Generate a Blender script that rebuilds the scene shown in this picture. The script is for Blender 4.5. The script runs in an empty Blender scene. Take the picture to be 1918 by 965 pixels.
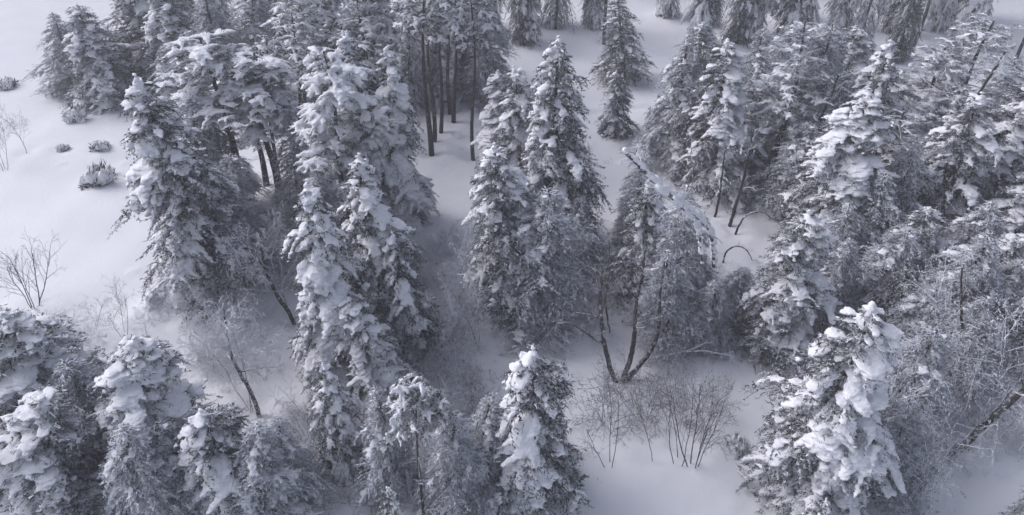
import bpy, math, random
import numpy as np
from mathutils import Vector, Matrix, Quaternion

S = bpy.context.scene
COL = S.collection
R_ = math.radians

# ------------------------------------------------------------------ camera, sky, sun, exposure
CAM_H, PITCH, FPX, CX, CY = 26.0, R_(38), 1400.0, 959.0, 482.5
cam_data = bpy.data.cameras.new('camera')
cam_data.sensor_fit = 'HORIZONTAL'; cam_data.sensor_width = 36.0
cam_data.lens = FPX / 1918.0 * 36.0
cam_data.clip_end = 3000
cam = bpy.data.objects.new('camera', cam_data); COL.objects.link(cam)
cam.location = (0, 0, CAM_H); cam.rotation_euler = (R_(90) - PITCH, 0, 0)
S.camera = cam

SUN_EL, SUN_AZ = R_(40), R_(-70)            # azimuth measured from +Y (away from the camera), negative = left
world = bpy.data.worlds.new('World'); S.world = world; world.use_nodes = True
wn = world.node_tree; wn.nodes.clear()
sky = wn.nodes.new('ShaderNodeTexSky'); sky.sky_type = 'NISHITA'; sky.sun_disc = False
sky.sun_elevation = SUN_EL; sky.sun_rotation = SUN_AZ
sky.air_density = 1.0; sky.dust_density = 4.0; sky.ozone_density = 1.0
hs = wn.nodes.new('ShaderNodeHueSaturation'); hs.inputs['Saturation'].default_value = 0.45
bg = wn.nodes.new('ShaderNodeBackground'); bg.inputs['Strength'].default_value = 0.155
wo = wn.nodes.new('ShaderNodeOutputWorld')
tint = wn.nodes.new('ShaderNodeMix'); tint.data_type = 'RGBA'; tint.blend_type = 'MULTIPLY'; tint.inputs[0].default_value = 1.0
tint.inputs[7].default_value = (0.98, 0.985, 1.10, 1)      # cold cloud layer
wn.links.new(sky.outputs[0], hs.inputs['Color']); wn.links.new(hs.outputs[0], tint.inputs[6]); wn.links.new(tint.outputs[2], bg.inputs['Color'])
wn.links.new(bg.outputs[0], wo.inputs['Surface'])

sd = bpy.data.lights.new('sun', 'SUN'); sd.energy = 1.15; sd.angle = R_(50); sd.color = (1.0, 1.0, 1.0)
sun = bpy.data.objects.new('sun', sd); COL.objects.link(sun)
sdir = Vector((math.sin(SUN_AZ) * math.cos(SUN_EL), math.cos(SUN_AZ) * math.cos(SUN_EL), math.sin(SUN_EL)))
sun.rotation_euler = sdir.to_track_quat('Z', 'Y').to_euler()

S.view_settings.view_transform = 'Standard'; S.view_settings.look = 'None'
S.view_settings.exposure = 0.0; S.view_settings.gamma = 1.0
S.render.engine = 'CYCLES'
S.cycles.max_bounces = 6; S.cycles.diffuse_bounces = 3; S.cycles.glossy_bounces = 2
S.render.resolution_x = 1024; S.render.resolution_y = 515

# ------------------------------------------------------------------ materials
def new_mat(name):
    m = bpy.data.materials.new(name); m.use_nodes = True
    nt = m.node_tree; b = nt.nodes['Principled BSDF']
    return m, nt, b
def nd(nt, typ, **kw):
    n = nt.nodes.new(typ)
    for k, v in kw.items():
        if k in n.inputs: n.inputs[k].default_value = v
        else: setattr(n, k, v)
    return n
def ramp(nt, fac, stops):
    r = nt.nodes.new('ShaderNodeValToRGB')
    el = r.color_ramp.elements
    while len(el) < len(stops): el.new(0.5)
    for e, (p, c) in zip(el, stops):
        e.position = p; e.color = (*c, 1) if len(c) == 3 else c
    nt.links.new(fac, r.inputs[0]); return r
def coords(nt, world_space=False):
    if world_space:
        return nt.nodes.new('ShaderNodeNewGeometry').outputs['Position']
    return nt.nodes.new('ShaderNodeTexCoord').outputs['Object']

def snow_material(name, c0, c1, scale, bump, dist, world_space=False):
    m, nt, b = new_mat(name)
    P = coords(nt, world_space)
    n1 = nd(nt, 'ShaderNodeTexNoise', Scale=scale, Detail=6.0, Roughness=0.6); nt.links.new(P, n1.inputs['Vector'])
    r = ramp(nt, n1.outputs[0], [(0.3, c0), (0.7, c1)])
    nt.links.new(r.outputs[0], b.inputs['Base Color'])
    b.inputs['Roughness'].default_value = 0.75
    b.inputs['Specular IOR Level'].default_value = 0.25
    bm_ = nd(nt, 'ShaderNodeBump', Strength=bump, Distance=dist)
    nt.links.new(n1.outputs[0], bm_.inputs['Height']); nt.links.new(bm_.outputs[0], b.inputs['Normal'])
    return m
M_SNOW = snow_material('snow', (0.77, 0.785, 0.83), (0.86, 0.87, 0.90), 9.0, 0.7, 0.05)

def ground_material():
    m, nt, b = new_mat('ground_snow')
    P = coords(nt, True)
    n1 = nd(nt, 'ShaderNodeTexNoise', Scale=0.35, Detail=5.0); nt.links.new(P, n1.inputs['Vector'])
    n2 = nd(nt, 'ShaderNodeTexNoise', Scale=5.0, Detail=7.0, Roughness=0.65); nt.links.new(P, n2.inputs['Vector'])
    r = ramp(nt, n1.outputs[0], [(0.3, (0.80, 0.815, 0.86)), (0.7, (0.85, 0.86, 0.89))])
    # needles, seeds and bark flakes blown on to the snow
    vo = nd(nt, 'ShaderNodeTexVoronoi', Scale=7.0); nt.links.new(P, vo.inputs['Vector'])
    sp = ramp(nt, vo.outputs['Distance'], [(0.03, (1, 1, 1)), (0.09, (0, 0, 0))])
    n3 = nd(nt, 'ShaderNodeTexNoise', Scale=0.6, Detail=3.0); nt.links.new(P, n3.inputs['Vector'])
    rr = ramp(nt, n3.outputs[0], [(0.5, (0, 0, 0)), (0.68, (0.55, 0.55, 0.55))])
    mu = nd(nt, 'ShaderNodeMath', operation='MULTIPLY'); nt.links.new(sp.outputs[0], mu.inputs[0]); nt.links.new(rr.outputs[0], mu.inputs[1])
    mx = nt.nodes.new('ShaderNodeMix'); mx.data_type = 'RGBA'
    nt.links.new(mu.outputs[0], mx.inputs[0]); nt.links.new(r.outputs[0], mx.inputs[6]); mx.inputs[7].default_value = (0.28, 0.27, 0.27, 1)
    nt.links.new(mx.outputs[2], b.inputs['Base Color'])
    b.inputs['Roughness'].default_value = 0.8; b.inputs['Specular IOR Level'].default_value = 0.2
    b1 = nd(nt, 'ShaderNodeBump', Strength=0.5, Distance=0.06); nt.links.new(n2.outputs[0], b1.inputs['Height'])
    nt.links.new(b1.outputs[0], b.inputs['Normal'])
    return m
M_GROUND = ground_material()

def coated_material(name, dark0, dark1, frost, amount, up, scale, rough=0.85):
    """dark bark or needles with snow and rime caught on what faces up or sits in the wind"""
    m, nt, b = new_mat(name)
    P = coords(nt)
    n1 = nd(nt, 'ShaderNodeTexNoise', Scale=scale, Detail=5.0, Roughness=0.65); nt.links.new(P, n1.inputs['Vector'])
    n2 = nd(nt, 'ShaderNodeTexNoise', Scale=scale * 2.7, Detail=3.0); nt.links.new(P, n2.inputs['Vector'])
    base = ramp(nt, n2.outputs[0], [(0.35, dark0), (0.65, dark1)])
    g = nt.nodes.new('ShaderNodeNewGeometry'); sx = nt.nodes.new('ShaderNodeSeparateXYZ')
    nt.links.new(g.outputs['Normal'], sx.inputs[0])
    mu = nd(nt, 'ShaderNodeMath', operation='MULTIPLY_ADD'); nt.links.new(sx.outputs[2], mu.inputs[0])
    mu.inputs[1].default_value = up; nt.links.new(n1.outputs[0], mu.inputs[2])
    f = ramp(nt, mu.outputs[0], [(1.0 - amount - 0.09, (0, 0, 0)), (1.0 - amount + 0.09, (1, 1, 1))])
    mx = nt.nodes.new('ShaderNodeMix'); mx.data_type = 'RGBA'
    nt.links.new(f.outputs[0], mx.inputs[0]); nt.links.new(base.outputs[0], mx.inputs[6]); mx.inputs[7].default_value = (*frost, 1)
    nt.links.new(mx.outputs[2], b.inputs['Base Color'])
    b.inputs['Roughness'].default_value = rough; b.inputs['Specular IOR Level'].default_value = 0.15
    return m
M_BARK = coated_material('bark', (0.028, 0.026, 0.027), (0.075, 0.07, 0.068), (0.7, 0.72, 0.76), 0.32, 0.25, 7.0)
M_BARK_RIME = coated_material('rimed_bark', (0.045, 0.044, 0.047), (0.11, 0.107, 0.11), (0.72, 0.74, 0.79), 0.45, 0.22, 6.0)
M_TWIG_WHITE = coated_material('rimed_twig', (0.09, 0.09, 0.10), (0.16, 0.16, 0.175), (0.76, 0.78, 0.84), 0.66, 0.15, 3.0)
M_TWIG_DARK = coated_material('dark_twig', (0.055, 0.057, 0.064), (0.11, 0.113, 0.125), (0.6, 0.62, 0.67), 0.42, 0.15, 3.0)
M_NEEDLE = coated_material('needles', (0.022, 0.028, 0.027), (0.05, 0.06, 0.055), (0.62, 0.65, 0.72), 0.395, 0.10, 3.5)
M_NEEDLE_RIME = coated_material('rimed_needles', (0.05, 0.056, 0.06), (0.10, 0.108, 0.115), (0.62, 0.65, 0.72), 0.49, 0.10, 3.0)

# ------------------------------------------------------------------ mesh accumulation
class Acc:
    def __init__(s): s.v = []; s.f = []; s.n = 0
    def add(s, V, F):
        s.v.append(np.asarray(V, dtype=np.float64)); s.f.append(np.asarray(F, dtype=np.int64) + s.n); s.n += len(V)
    def mesh(s, name, mat, smooth=True):
        me = bpy.data.meshes.new(name)
        if not s.v: return me
        V = np.concatenate(s.v); 
        T = []
        for f in s.f:
            if f.shape[1] == 4: T.append(f[:, [0, 1, 2]]); T.append(f[:, [0, 2, 3]])
            else: T.append(f)
        F = np.concatenate(T)
        me.vertices.add(len(V)); me.vertices.foreach_set('co', V.ravel())
        me.loops.add(F.size); me.loops.foreach_set('vertex_index', F.ravel().astype(np.int32))
        me.polygons.add(len(F)); me.polygons.foreach_set('loop_start', np.arange(0, F.size, 3, dtype=np.int32))
        me.update(calc_edges=True)
        if smooth: me.polygons.foreach_set('use_smooth', np.ones(len(F), dtype=bool))
        me.materials.append(mat)
        return me

def unit(v):
    v = np.asarray(v, dtype=float)
    return v / (np.linalg.norm(v, axis=-1, keepdims=True) + 1e-12)

def tube(acc, P, R, k=5):
    P = np.asarray(P, dtype=float); n = len(P); R = np.broadcast_to(np.asarray(R, dtype=float), (n,))
    T = np.empty_like(P); T[1:-1] = P[2:] - P[:-2]; T[0] = P[1] - P[0]; T[-1] = P[-1] - P[-2]
    T = unit(T)
    up = np.array([0.0, 0, 1]) if abs(T[:, 2].mean()) < 0.8 else np.array([1.0, 0, 0])
    A = unit(np.cross(T, up)); B = np.cross(T, A)
    a = np.linspace(0, 2 * np.pi, k, endpoint=False)
    V = P[:, None, :] + R[:, None, None] * (np.cos(a)[None, :, None] * A[:, None, :] + np.sin(a)[None, :, None] * B[:, None, :])
    i = np.arange(n - 1)[:, None] * k; j = np.arange(k)[None, :]; j2 = (j + 1) % k
    F = np.stack([i + j, i + j2, i + k + j2, i + k + j], axis=-1).reshape(-1, 4)
    acc.add(V.reshape(-1, 3), F)
    if R[-1] > 0.015:
        acc.add(np.vstack([V[-1], P[-1] + T[-1] * R[-1] * 0.6]), [[q, (q + 1) % k, k] for q in range(k)])

def smooth_path(pts, n):
    pts = np.asarray(pts, dtype=float)
    d = np.r_[0, np.cumsum(np.linalg.norm(np.diff(pts, axis=0), axis=1))]; t = np.linspace(0, d[-1], n)
    i = np.clip(np.searchsorted(d, t, side='right') - 1, 0, len(pts) - 2)
    u = ((t - d[i]) / (d[i + 1] - d[i] + 1e-9))[:, None]
    p0 = pts[np.maximum(i - 1, 0)]; p1 = pts[i]; p2 = pts[i + 1]; p3 = pts[np.minimum(i + 2, len(pts) - 1)]
    return 0.5 * (2 * p1 + (p2 - p0) * u + (2 * p0 - 5 * p1 + 4 * p2 - p3) * u**2 + (3 * p1 - p0 - 3 * p2 + p3) * u**3)

def cards(acc, P, D, L, W, rng):
    """needle sprays: thin folded blades at P along D"""
    n = len(P)
    if n == 0: return
    D = unit(D); r = unit(rng.normal(size=(n, 3))); A = unit(np.cross(D, r)); N = np.cross(D, A)
    L = np.broadcast_to(L, (n,))[:, None]; W = np.broadcast_to(W, (n,))[:, None]
    m = P + D * L * 0.45
    V = np.stack([P, m + A * W + N * W * 0.5, P + D * L, m - A * W + N * W * 0.5], axis=1).reshape(-1, 3)
    i = np.arange(n)[:, None] * 4
    F = np.concatenate([i + np.array([[0, 1, 2]]), i + np.array([[0, 2, 3]])])
    acc.add(V, F)

def icosphere():
    import bmesh
    bm = bmesh.new(); bmesh.ops.create_icosphere(bm, subdivisions=2, radius=1.0)
    V = np.array([v.co[:] for v in bm.verts]); F = np.array([[v.index for v in f.verts] for f in bm.faces]); bm.free()
    return V, F
ICO_V, ICO_F = icosphere()

def blobs(acc, C, T, ra, rb, rc, rng):
    """ellipsoids at C, long axis T; radii along T, sideways, and the third way"""
    C = np.asarray(C); n = len(C)
    if n == 0: return
    T = unit(T); up = np.array([0, 0, 1.0]); A = unit(np.cross(T, up) + 1e-6 * rng.normal(size=(n, 3))); B = np.cross(A, T)
    j = 1 + 0.22 * rng.normal(size=(n, len(ICO_V)))
    X = ICO_V[None] * j[:, :, None]
    V = C[:, None] + X[:, :, 0:1] * T[:, None] * ra[:, None, None] + X[:, :, 1:2] * A[:, None] * rb[:, None, None] + X[:, :, 2:3] * B[:, None] * rc[:, None, None]
    F = (ICO_F[None] + (np.arange(n) * len(ICO_V))[:, None, None]).reshape(-1, 3)
    acc.add(V.reshape(-1, 3), F)

def wobble(V, s, a, ph):
    x, y, z = V[:, 0] * s, V[:, 1] * s, V[:, 2] * s
    return a * np.stack([np.sin(y * 1.7 + ph) * np.cos(z * 2.1) + 0.5 * np.sin(z * 4.3 + x * 3.1),
                         np.sin(z * 1.9 + ph * 2) * np.cos(x * 2.3) + 0.5 * np.sin(x * 4.1 + y * 3.3),
                         np.sin(x * 1.8 + ph * 3) * np.cos(y * 2.2) + 0.5 * np.sin(y * 4.7 + z * 2.9)], axis=1)

def fuse_snow(acc, name, voxel, seed):
    """weld overlapping snow pillows into one lumpy mass"""
    me = acc.mesh(name + '_raw', M_SNOW)
    o = bpy.data.objects.new('tmp', me); COL.objects.link(o)
    md = o.modifiers.new('r', 'REMESH'); md.mode = 'VOXEL'; md.voxel_size = voxel; md.use_smooth_shade = True
    dg = bpy.context.evaluated_depsgraph_get()
    out = bpy.data.meshes.new_from_object(o.evaluated_get(dg)); out.name = name
    bpy.data.objects.remove(o); bpy.data.meshes.remove(me)
    n = len(out.vertices); V = np.empty(n * 3); out.vertices.foreach_get('co', V); V = V.reshape(-1, 3)
    V += wobble(V, 9.0, 0.014, seed) + wobble(V, 27.0, 0.014, seed + 2) + wobble(V, 61.0, 0.006, seed + 5)
    out.vertices.foreach_set('co', V.ravel()); out.update()
    if not out.materials: out.materials.append(M_SNOW)
    out.polygons.foreach_set('use_smooth', np.ones(len(out.polygons), dtype=bool))
    return out

TRI = [0]
# ------------------------------------------------------------------ tree species (each returns [(part name, mesh, kind)], height, radius)
def make_spruce(seed, H=15.0, R=2.1, load=1.0, bare=0.12, droop=0.75, needle=None, voxel=0.050, power=0.8, gap=0.40, wind=2.6, wk=0.4):
    rng = np.random.default_rng(seed)
    tr, fo, sn, li = Acc(), Acc(), Acc(), Acc()
    nz = 14; zz = np.linspace(-0.4, H, nz)
    ax = np.stack([0.10 * np.sin(zz * 0.4 + seed), 0.10 * np.cos(zz * 0.33 + seed) - 0.1, zz], axis=1); ax[0, :2] = ax[1, :2]
    tube(tr, ax, np.linspace(0.17, 0.018, nz) * (H / 15), 8)
    def axis(z): return np.array([np.interp(z, zz, ax[:, 0]), np.interp(z, zz, ax[:, 1]), z])
    z = 0.07 * H; az = rng.uniform(0, 6.28)
    while z < H * 0.985:
        t = z / H
        nb = 5 if t < 0.85 else 4
        for k in range(nb):
            az += 2 * math.pi / nb + rng.normal() * 0.25
            L = R * ((1 - t) ** power) * rng.uniform(0.72, 1.18) * min(1, 0.5 + t * 2.6) + 0.12
            L *= 1 + 0.22 * math.sin(2 * az + 1.1 * z + seed) + 0.14 * math.sin(3 * az - 2.3 * z)
            if rng.random() < 0.08: L *= 1.25
            elif rng.random() < 0.10: L *= 0.55
            d = np.array([math.cos(az), math.sin(az), 0]); sd_ = np.array([-d[1], d[0], 0])
            a = 0.05 + 0.55 * t * t + rng.normal() * 0.08; b = (droop + 0.35) * (1 - 0.40 * t) + rng.normal() * 0.14
            n = 9; u = np.linspace(0, 1, n)
            sway = rng.normal() * 0.10
            P = axis(z + rng.uniform(-0.12, 0.12)) + d * (L * u * (1 - 0.26 * b * u))[:, None] + sd_ * (sway * L * u * u)[:, None]
            P[:, 2] += L * (a * u - b * u * u)
            tube(li, P[::2], np.linspace(0.035, 0.008, 5), 3)
            wf = 1 + wk * math.cos(az - wind)
            ld = load * wf * rng.uniform(0.4, 1.3) * (0.75 if t > 0.85 else 1)
            if rng.random() < bare / wf: ld = 0
            # spine needles
            m = int(L / 0.028)
            if m > 0:
                uu = rng.uniform(0.12, 1, m); Q = np.stack([np.interp(uu, u, P[:, q]) for q in range(3)], 1)
                Tn = unit(P[-1] - P[0])
                D = Tn * 0.7 + rng.normal(size=(m, 3)) * 0.45 + np.array([0, 0, -0.45])
                cards(fo, Q, D, rng.uniform(0.10, 0.22, m), rng.uniform(0.012, 0.024, m), rng)
            Tg = np.gradient(P, axis=0) + 0.0
            if ld > 0.2:
                m = max(2, int(L / 0.11)); uu = np.linspace(0.3, 1.02, m)
                Q = np.stack([np.interp(uu, u, P[:, q]) for q in range(3)], 1); TT = np.stack([np.interp(uu, u, Tg[:, q]) for q in range(3)], 1)
                rr = ld * (0.024 + 0.100 * np.sin(np.pi * np.clip(uu, 0, 1) ** 1.5 * 0.93)) * rng.uniform(0.75, 1.2, m) * min(1.1, 0.55 + L * 0.35) * (np.sin(uu * L * 10 + rng.uniform(0, 6)) > -0.3)
                keep = rr > 0.03; Q, TT, rr, = Q[keep], TT[keep], rr[keep]
                Q = Q + np.array([0, 0, 1.0]) * (rr * 0.45)[:, None] + rng.normal(size=Q.shape) * 0.02
                blobs(sn, Q, TT, rr * 1.45, rr * 1.1, rr * 0.8, rng)
            # side twigs
            ns = max(2, int(L / 0.14))
            for q in range(ns):
                u0 = 0.25 + 0.72 * (q + rng.random()) / ns; sgn = 1 if q % 2 else -1
                p0 = np.array([np.interp(u0, u, P[:, c]) for c in range(3)])
                l = min(0.8, 0.46 * L * (1.15 - 0.6 * u0)) * rng.uniform(0.6, 1.2) + 0.06
                w = np.linspace(0, 1, 4)
                dd = unit(d * rng.uniform(0.4, 0.9) + sd_ * sgn * rng.uniform(0.5, 1.0))
                Pt = p0 + dd * (l * w)[:, None] * 0.85; Pt[:, 2] -= l * (0.35 * w + 0.75 * w * w) * rng.uniform(0.5, 1.5)
                if q % 3 == 0: tube(li, Pt[[0, 2, 3]], np.array([0.010, 0.007, 0.004]), 3)
                m = int(l / 0.022); uu = rng.uniform(0, 1, m); Q = np.stack([np.interp(uu, w, Pt[:, c]) for c in range(3)], 1)
                D = unit(Pt[-1] - Pt[0]) * 0.7 + rng.normal(size=(m, 3)) * 0.45 + np.array([0, 0, -0.5])
                cards(fo, Q, D, rng.uniform(0.07, 0.18, m), rng.uniform(0.010, 0.02, m), rng)
                if ld > 0.35 and rng.random() < 0.48:
                    m = max(2, int(l / 0.10)); uu = np.linspace(0.15, 1, m); Q = np.stack([np.interp(uu, w, Pt[:, c]) for c in range(3)], 1)
                    rr = ld * rng.uniform(0.8, 1.2, m) * rng.uniform(0.03, 0.072) * (1.15 - 0.5 * uu); Q[:, 2] += rr * 0.4
                    blobs(sn, Q, np.tile(unit(Pt[-1] - Pt[0]), (m, 1)), rr * 1.7, rr, rr * 0.75, rng)
        z += gap * rng.uniform(0.75, 1.2) * (1 - 0.45 * t)
    # leader, wrapped in snow
    if load > 0.5:
        zz2 = np.linspace(H * 0.93, H + 0.12, 7); Q = np.array([axis(min(q, H)) for q in zz2]); Q[:, 2] = zz2
        Q += rng.normal(size=Q.shape) * 0.03
        rr = np.linspace(0.11, 0.05, 7) * load; blobs(sn, Q, np.tile([0.2, 0, 1.0], (7, 1)), rr * 1.4, rr, rr, rng)
    nm = needle or M_NEEDLE
    parts = [('trunk', tr.mesh('spruce_trunk', M_BARK), None), ('limbs', li.mesh('spruce_limbs', M_BARK), 'stuff'),
             ('crown', fo.mesh('spruce_crown', nm, False), None)]
    if sn.n: parts.append(('snow_load', fuse_snow(sn, 'spruce_snow', voxel, seed), 'stuff'))
    return parts, H, R

def make_pine(seed, H=15.0, R=1.9, crown_from=0.5, load=1.0, needle=None, n_limb=34, tuft=0.34, lean=0.0, voxel=0.050):
    rng = np.random.default_rng(seed)
    tr, fo, sn, li = Acc(), Acc(), Acc(), Acc()
    nz = 14; zz = np.linspace(-0.4, H, nz)
    ax = np.stack([0.16 * np.sin(zz * 0.35 + seed), 0.12 * np.sin(zz * 0.5 + 2 * seed), zz], axis=1)
    ax[:, :2] -= ax[1, :2]
    tube(tr, ax, np.linspace(0.17, 0.03, nz) * (H / 15), 9)
    stubs = []
    for q in range(n_limb):
        t = crown_from + (0.99 - crown_from) * (q + rng.random()) / n_limb; z = t * H; az = q * 2.4 + rng.normal() * 0.3
        v = (t - crown_from) / (1 - crown_from)
        L = R * (0.55 + 0.6 * math.sin(math.pi * min(1, v * 0.85 + 0.15))) * rng.uniform(0.6, 1.15) * (1 - 0.45 * v)
        d = np.array([math.cos(az), math.sin(az), 0]); sd_ = np.array([-d[1], d[0], 0])
        n = 7; u = np.linspace(0, 1, n); a = 0.25 + 0.5 * v; b = 0.65 * rng.uniform(0.6, 1.3)
        P = np.array([np.interp(z, zz, ax[:, 0]), np.interp(z, zz, ax[:, 1]), z]) + d * (L * u)[:, None] + sd_ * (rng.normal() * 0.2 * L * u * u)[:, None]
        P[:, 2] += L * (a * u - b * u * u)
        tube(li, P, np.linspace(0.045, 0.012, n), 4)
        nt_ = max(3, int(L / 0.22))
        for k in range(nt_):
            u0 = 0.3 + 0.7 * (k + rng.random()) / nt_
            c = np.array([np.interp(u0, u, P[:, e]) for e in range(3)])
            off = unit(d * rng.uniform(0, 0.8) + sd_ * rng.normal() + np.array([0, 0, rng.uniform(-0.5, 0.3)])) * rng.uniform(0.1, 0.5)
            e = c + off; tube(li, np.array([c, (c + e) / 2 + [0, 0, 0.03], e]), [0.012, 0.01, 0.006], 3)
            m = int(75 * rng.uniform(0.6, 1.2)); g = unit(rng.normal(size=(m, 3)))
            ts = tuft * rng.uniform(0.6, 1.2)
            Q = e + g * (rng.uniform(0.0, 0.6, m) * ts)[:, None] * [1, 1, 0.6]
            cards(fo, Q, g + np.array([0, 0, -0.35]), rng.uniform(0.4, 0.75, m) * ts, rng.uniform(0.010, 0.02, m), rng)
            if rng.random() < 0.85:
                ld = load * rng.uniform(0.5, 1.25); nf = rng.integers(4, 8)
                g = unit(rng.normal(size=(nf, 3)) * [1, 1, 0.35] + unit(off) * 0.5 + [0, 0, 0.1])
                for gg in g:
                    m = 5; w = np.linspace(0.1, 1.15, m); C = e + gg * (w * ts * rng.uniform(0.8, 1.4))[:, None]; C[:, 2] += 0.10 * ts - 0.55 * ts * w * w
                    rr = ts * 0.27 * ld * rng.uniform(0.7, 1.2, m) * (1.1 - 0.45 * w); C[:, 2] += rr * 0.5
                    blobs(sn, C, np.tile(gg - [0, 0, 0.4], (m, 1)), rr * 1.6, rr, rr * 0.8, rng)
    # dead stubs on the bare stem
    for q in range(22):
        z = rng.uniform(0.2, crown_from) * H; az = rng.uniform(0, 6.28); l = rng.uniform(0.2, 0.9)
        p = np.array([np.interp(z, zz, ax[:, 0]), np.interp(z, zz, ax[:, 1]), z]); d = np.array([math.cos(az), math.sin(az), -0.25])
        tube(li, np.array([p, p + d * l * 0.5, p + d * l + [0, 0, -0.08]]), [0.018, 0.012, 0.005], 3)
    parts = [('trunk', tr.mesh('pine_trunk', M_BARK), None), ('limbs', li.mesh('pine_limbs', M_BARK_RIME), 'stuff'),
             ('crown', fo.mesh('pine_crown', needle or M_NEEDLE, False), None),
             ('snow_load', fuse_snow(sn, 'pine_snow', voxel, seed), 'stuff')]
    return parts, H, R

def grow(rng, acc_big, acc_tw, p, d, L, r, level, maxlevel, spread, grav, wander, kids, minr=0.004, nodes=None):
    n = 7 if level < 2 else 5
    P = [p]; dd = unit(d)
    for i in range(n - 1):
        dd = unit(dd + rng.normal(size=3) * wander + np.array([0, 0, grav]) * (0.4 + level * 0.35))
        P.append(P[-1] + dd * L / (n - 1))
    P = np.array(P); Rr = np.maximum(np.linspace(r, r * 0.45, n), minr)
    tube(acc_big if level < 1 else acc_tw, P, Rr, 7 if level == 0 else (4 if level == 1 else 3))
    if nodes is not None and level >= 1: nodes.append(P)
    if level >= maxlevel: return
    nk = kids[level]
    for k in range(nk):
        u = 0.25 + 0.75 * (k + rng.random()) / nk if level else 0.3 + 0.7 * (k + rng.random()) / nk
        i = u * (n - 1); i0 = min(int(i), n - 2); q = P[i0] + (P[i0 + 1] - P[i0]) * (i - i0); tg = unit(P[i0 + 1] - P[i0])
        s = unit(np.cross(tg, rng.normal(size=3)))
        nd_ = unit(tg * (1 - spread) + s * spread)
        grow(rng, acc_big, acc_tw, q, nd_, L * rng.uniform(0.38, 0.62) * (1.15 - 0.4 * u), r * 0.42, level + 1, maxlevel, spread, grav, wander, kids, minr, nodes)

def make_bare(seed, H=8.0, stems=1, tilt=0.08, maxlevel=3, kids=(11, 6, 4), spread=0.62, grav=0.0, wander=0.10, r=0.09,
              mats=None, snow=0.0, flare=0.2, minr=0.006):
    """leafless broadleaved tree or bush: each stem a part, the fine branching one part"""
    rng = np.random.default_rng(seed); parts = []; sn = Acc(); tw = Acc()
    m1, m2 = mats or (M_BARK, M_TWIG_DARK)
    for s in range(stems):
        st = Acc(); a = 2 * math.pi * s / stems + rng.normal() * 0.3
        tl = tilt * (0.4 if stems == 1 else 1) * rng.uniform(0.7, 1.3)
        nodes = []
        grow(rng, st, tw, np.array([math.cos(a) * flare * (stems > 1), math.sin(a) * flare * (stems > 1), -0.25]),
             np.array([math.cos(a) * tl, math.sin(a) * tl, 1.0]), H * rng.uniform(0.78, 1.0) * 1.02, r * rng.uniform(0.7, 1.1), 0, maxlevel, spread, grav, wander, kids, minr, nodes)
        parts.append(('stem' if stems > 1 else 'trunk', st.mesh('stem', m1), None))
        if snow > 0:
            for P in nodes:
                if rng.random() < 0.7:
                    m = max(2, int(np.linalg.norm(P[-1] - P[0]) / 0.12)); u = np.linspace(0, 1, m); x = np.linspace(0, 1, len(P))
                    Q = np.stack([np.interp(u, x, P[:, c]) for c in range(3)], 1); keep = rng.random(m) < 0.65; Q = Q[keep]; m = len(Q)
                    if m:
                        rr = snow * rng.uniform(0.5, 1.4, m); Q[:, 2] += rr * 0.4
                        blobs(sn, Q, np.tile(P[-1] - P[0], (m, 1)), rr * 1.6, rr, rr * 0.85, rng)
    parts.append(('branches', tw.mesh('branches', m2), 'stuff'))
    if snow > 0 and sn.n: parts.append(('snow_load', fuse_snow(sn, 'branch_snow', 0.04, seed), 'stuff'))
    return parts, H, H * 0.3

def make_bush(seed, R=0.6, load=1.0):
    """young spruce or juniper nearly drifted in"""
    rng = np.random.default_rng(seed); fo, sn, li = Acc(), Acc(), Acc()
    for k in range(16):
        az = k * 2.4; el = rng.uniform(0.25, 1.35); d = np.array([math.cos(az) * math.cos(el), math.sin(az) * math.cos(el), math.sin(el)])
        L = R * rng.uniform(0.6, 1.1); u = np.linspace(0, 1, 5); P = d * (L * u)[:, None]; P[:, 2] -= 0.35 * L * u * u + 0.15 * R
        tube(li, P, np.linspace(0.02, 0.006, 5), 3)
        m = int(L / 0.012); uu = rng.uniform(0.2, 1, m); Q = np.stack([np.interp(uu, u, P[:, c]) for c in range(3)], 1) + rng.normal(size=(m, 3)) * 0.05
        cards(fo, Q, d + rng.normal(size=(m, 3)) * 0.6, rng.uniform(0.08, 0.2, m), rng.uniform(0.012, 0.022, m), rng)
        if rng.random() < 0.7:
            m = 4; uu = np.linspace(0.45, 1, m); Q = np.stack([np.interp(uu, u, P[:, c]) for c in range(3)], 1); rr = load * R * rng.uniform(0.12, 0.26, m)
            Q[:, 2] += rr * 0.4; blobs(sn, Q, np.tile(d, (m, 1)), rr * 1.1, rr, rr * 0.7, rng)
    return [('stem', li.mesh('bush_stems', M_BARK), 'stuff'), ('foliage', fo.mesh('bush_foliage', M_NEEDLE, False), None),
            ('snow_load', fuse_snow(sn, 'bush_snow', 0.03, seed), 'stuff')], R * 0.72, R

KINDS = {}
def kind(key, name, cat, group, fn, *a, **kw): KINDS[key] = dict(name=name, cat=cat, group=group, fn=fn, a=a, kw=kw, built=None)
SPG = 'snow laden spruces'
kind('S0', 'spruce_tree', 'spruce', SPG, make_spruce, 11, 15, 2.0, 1.35, 0.06, 0.95, power=0.6)
kind('S1', 'spruce_tree', 'spruce', SPG, make_spruce, 12, 15, 1.7, 1.45, 0.05, 0.85, power=0.5)
kind('S2', 'spruce_tree', 'spruce', SPG, make_spruce, 13, 15, 2.2, 1.2, 0.15, 1.15, power=0.65)
kind('S3', 'spruce_tree', 'spruce', SPG, make_spruce, 14, 15, 1.6, 1.4, 0.10, 0.95, power=0.5, gap=0.42)
kind('S4', 'spruce_tree', 'spruce', SPG, make_spruce, 15, 14, 2.2, 1.6, 0.08, 0.8, gap=0.46, wind=-0.4, wk=0.32, power=0.7)
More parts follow.
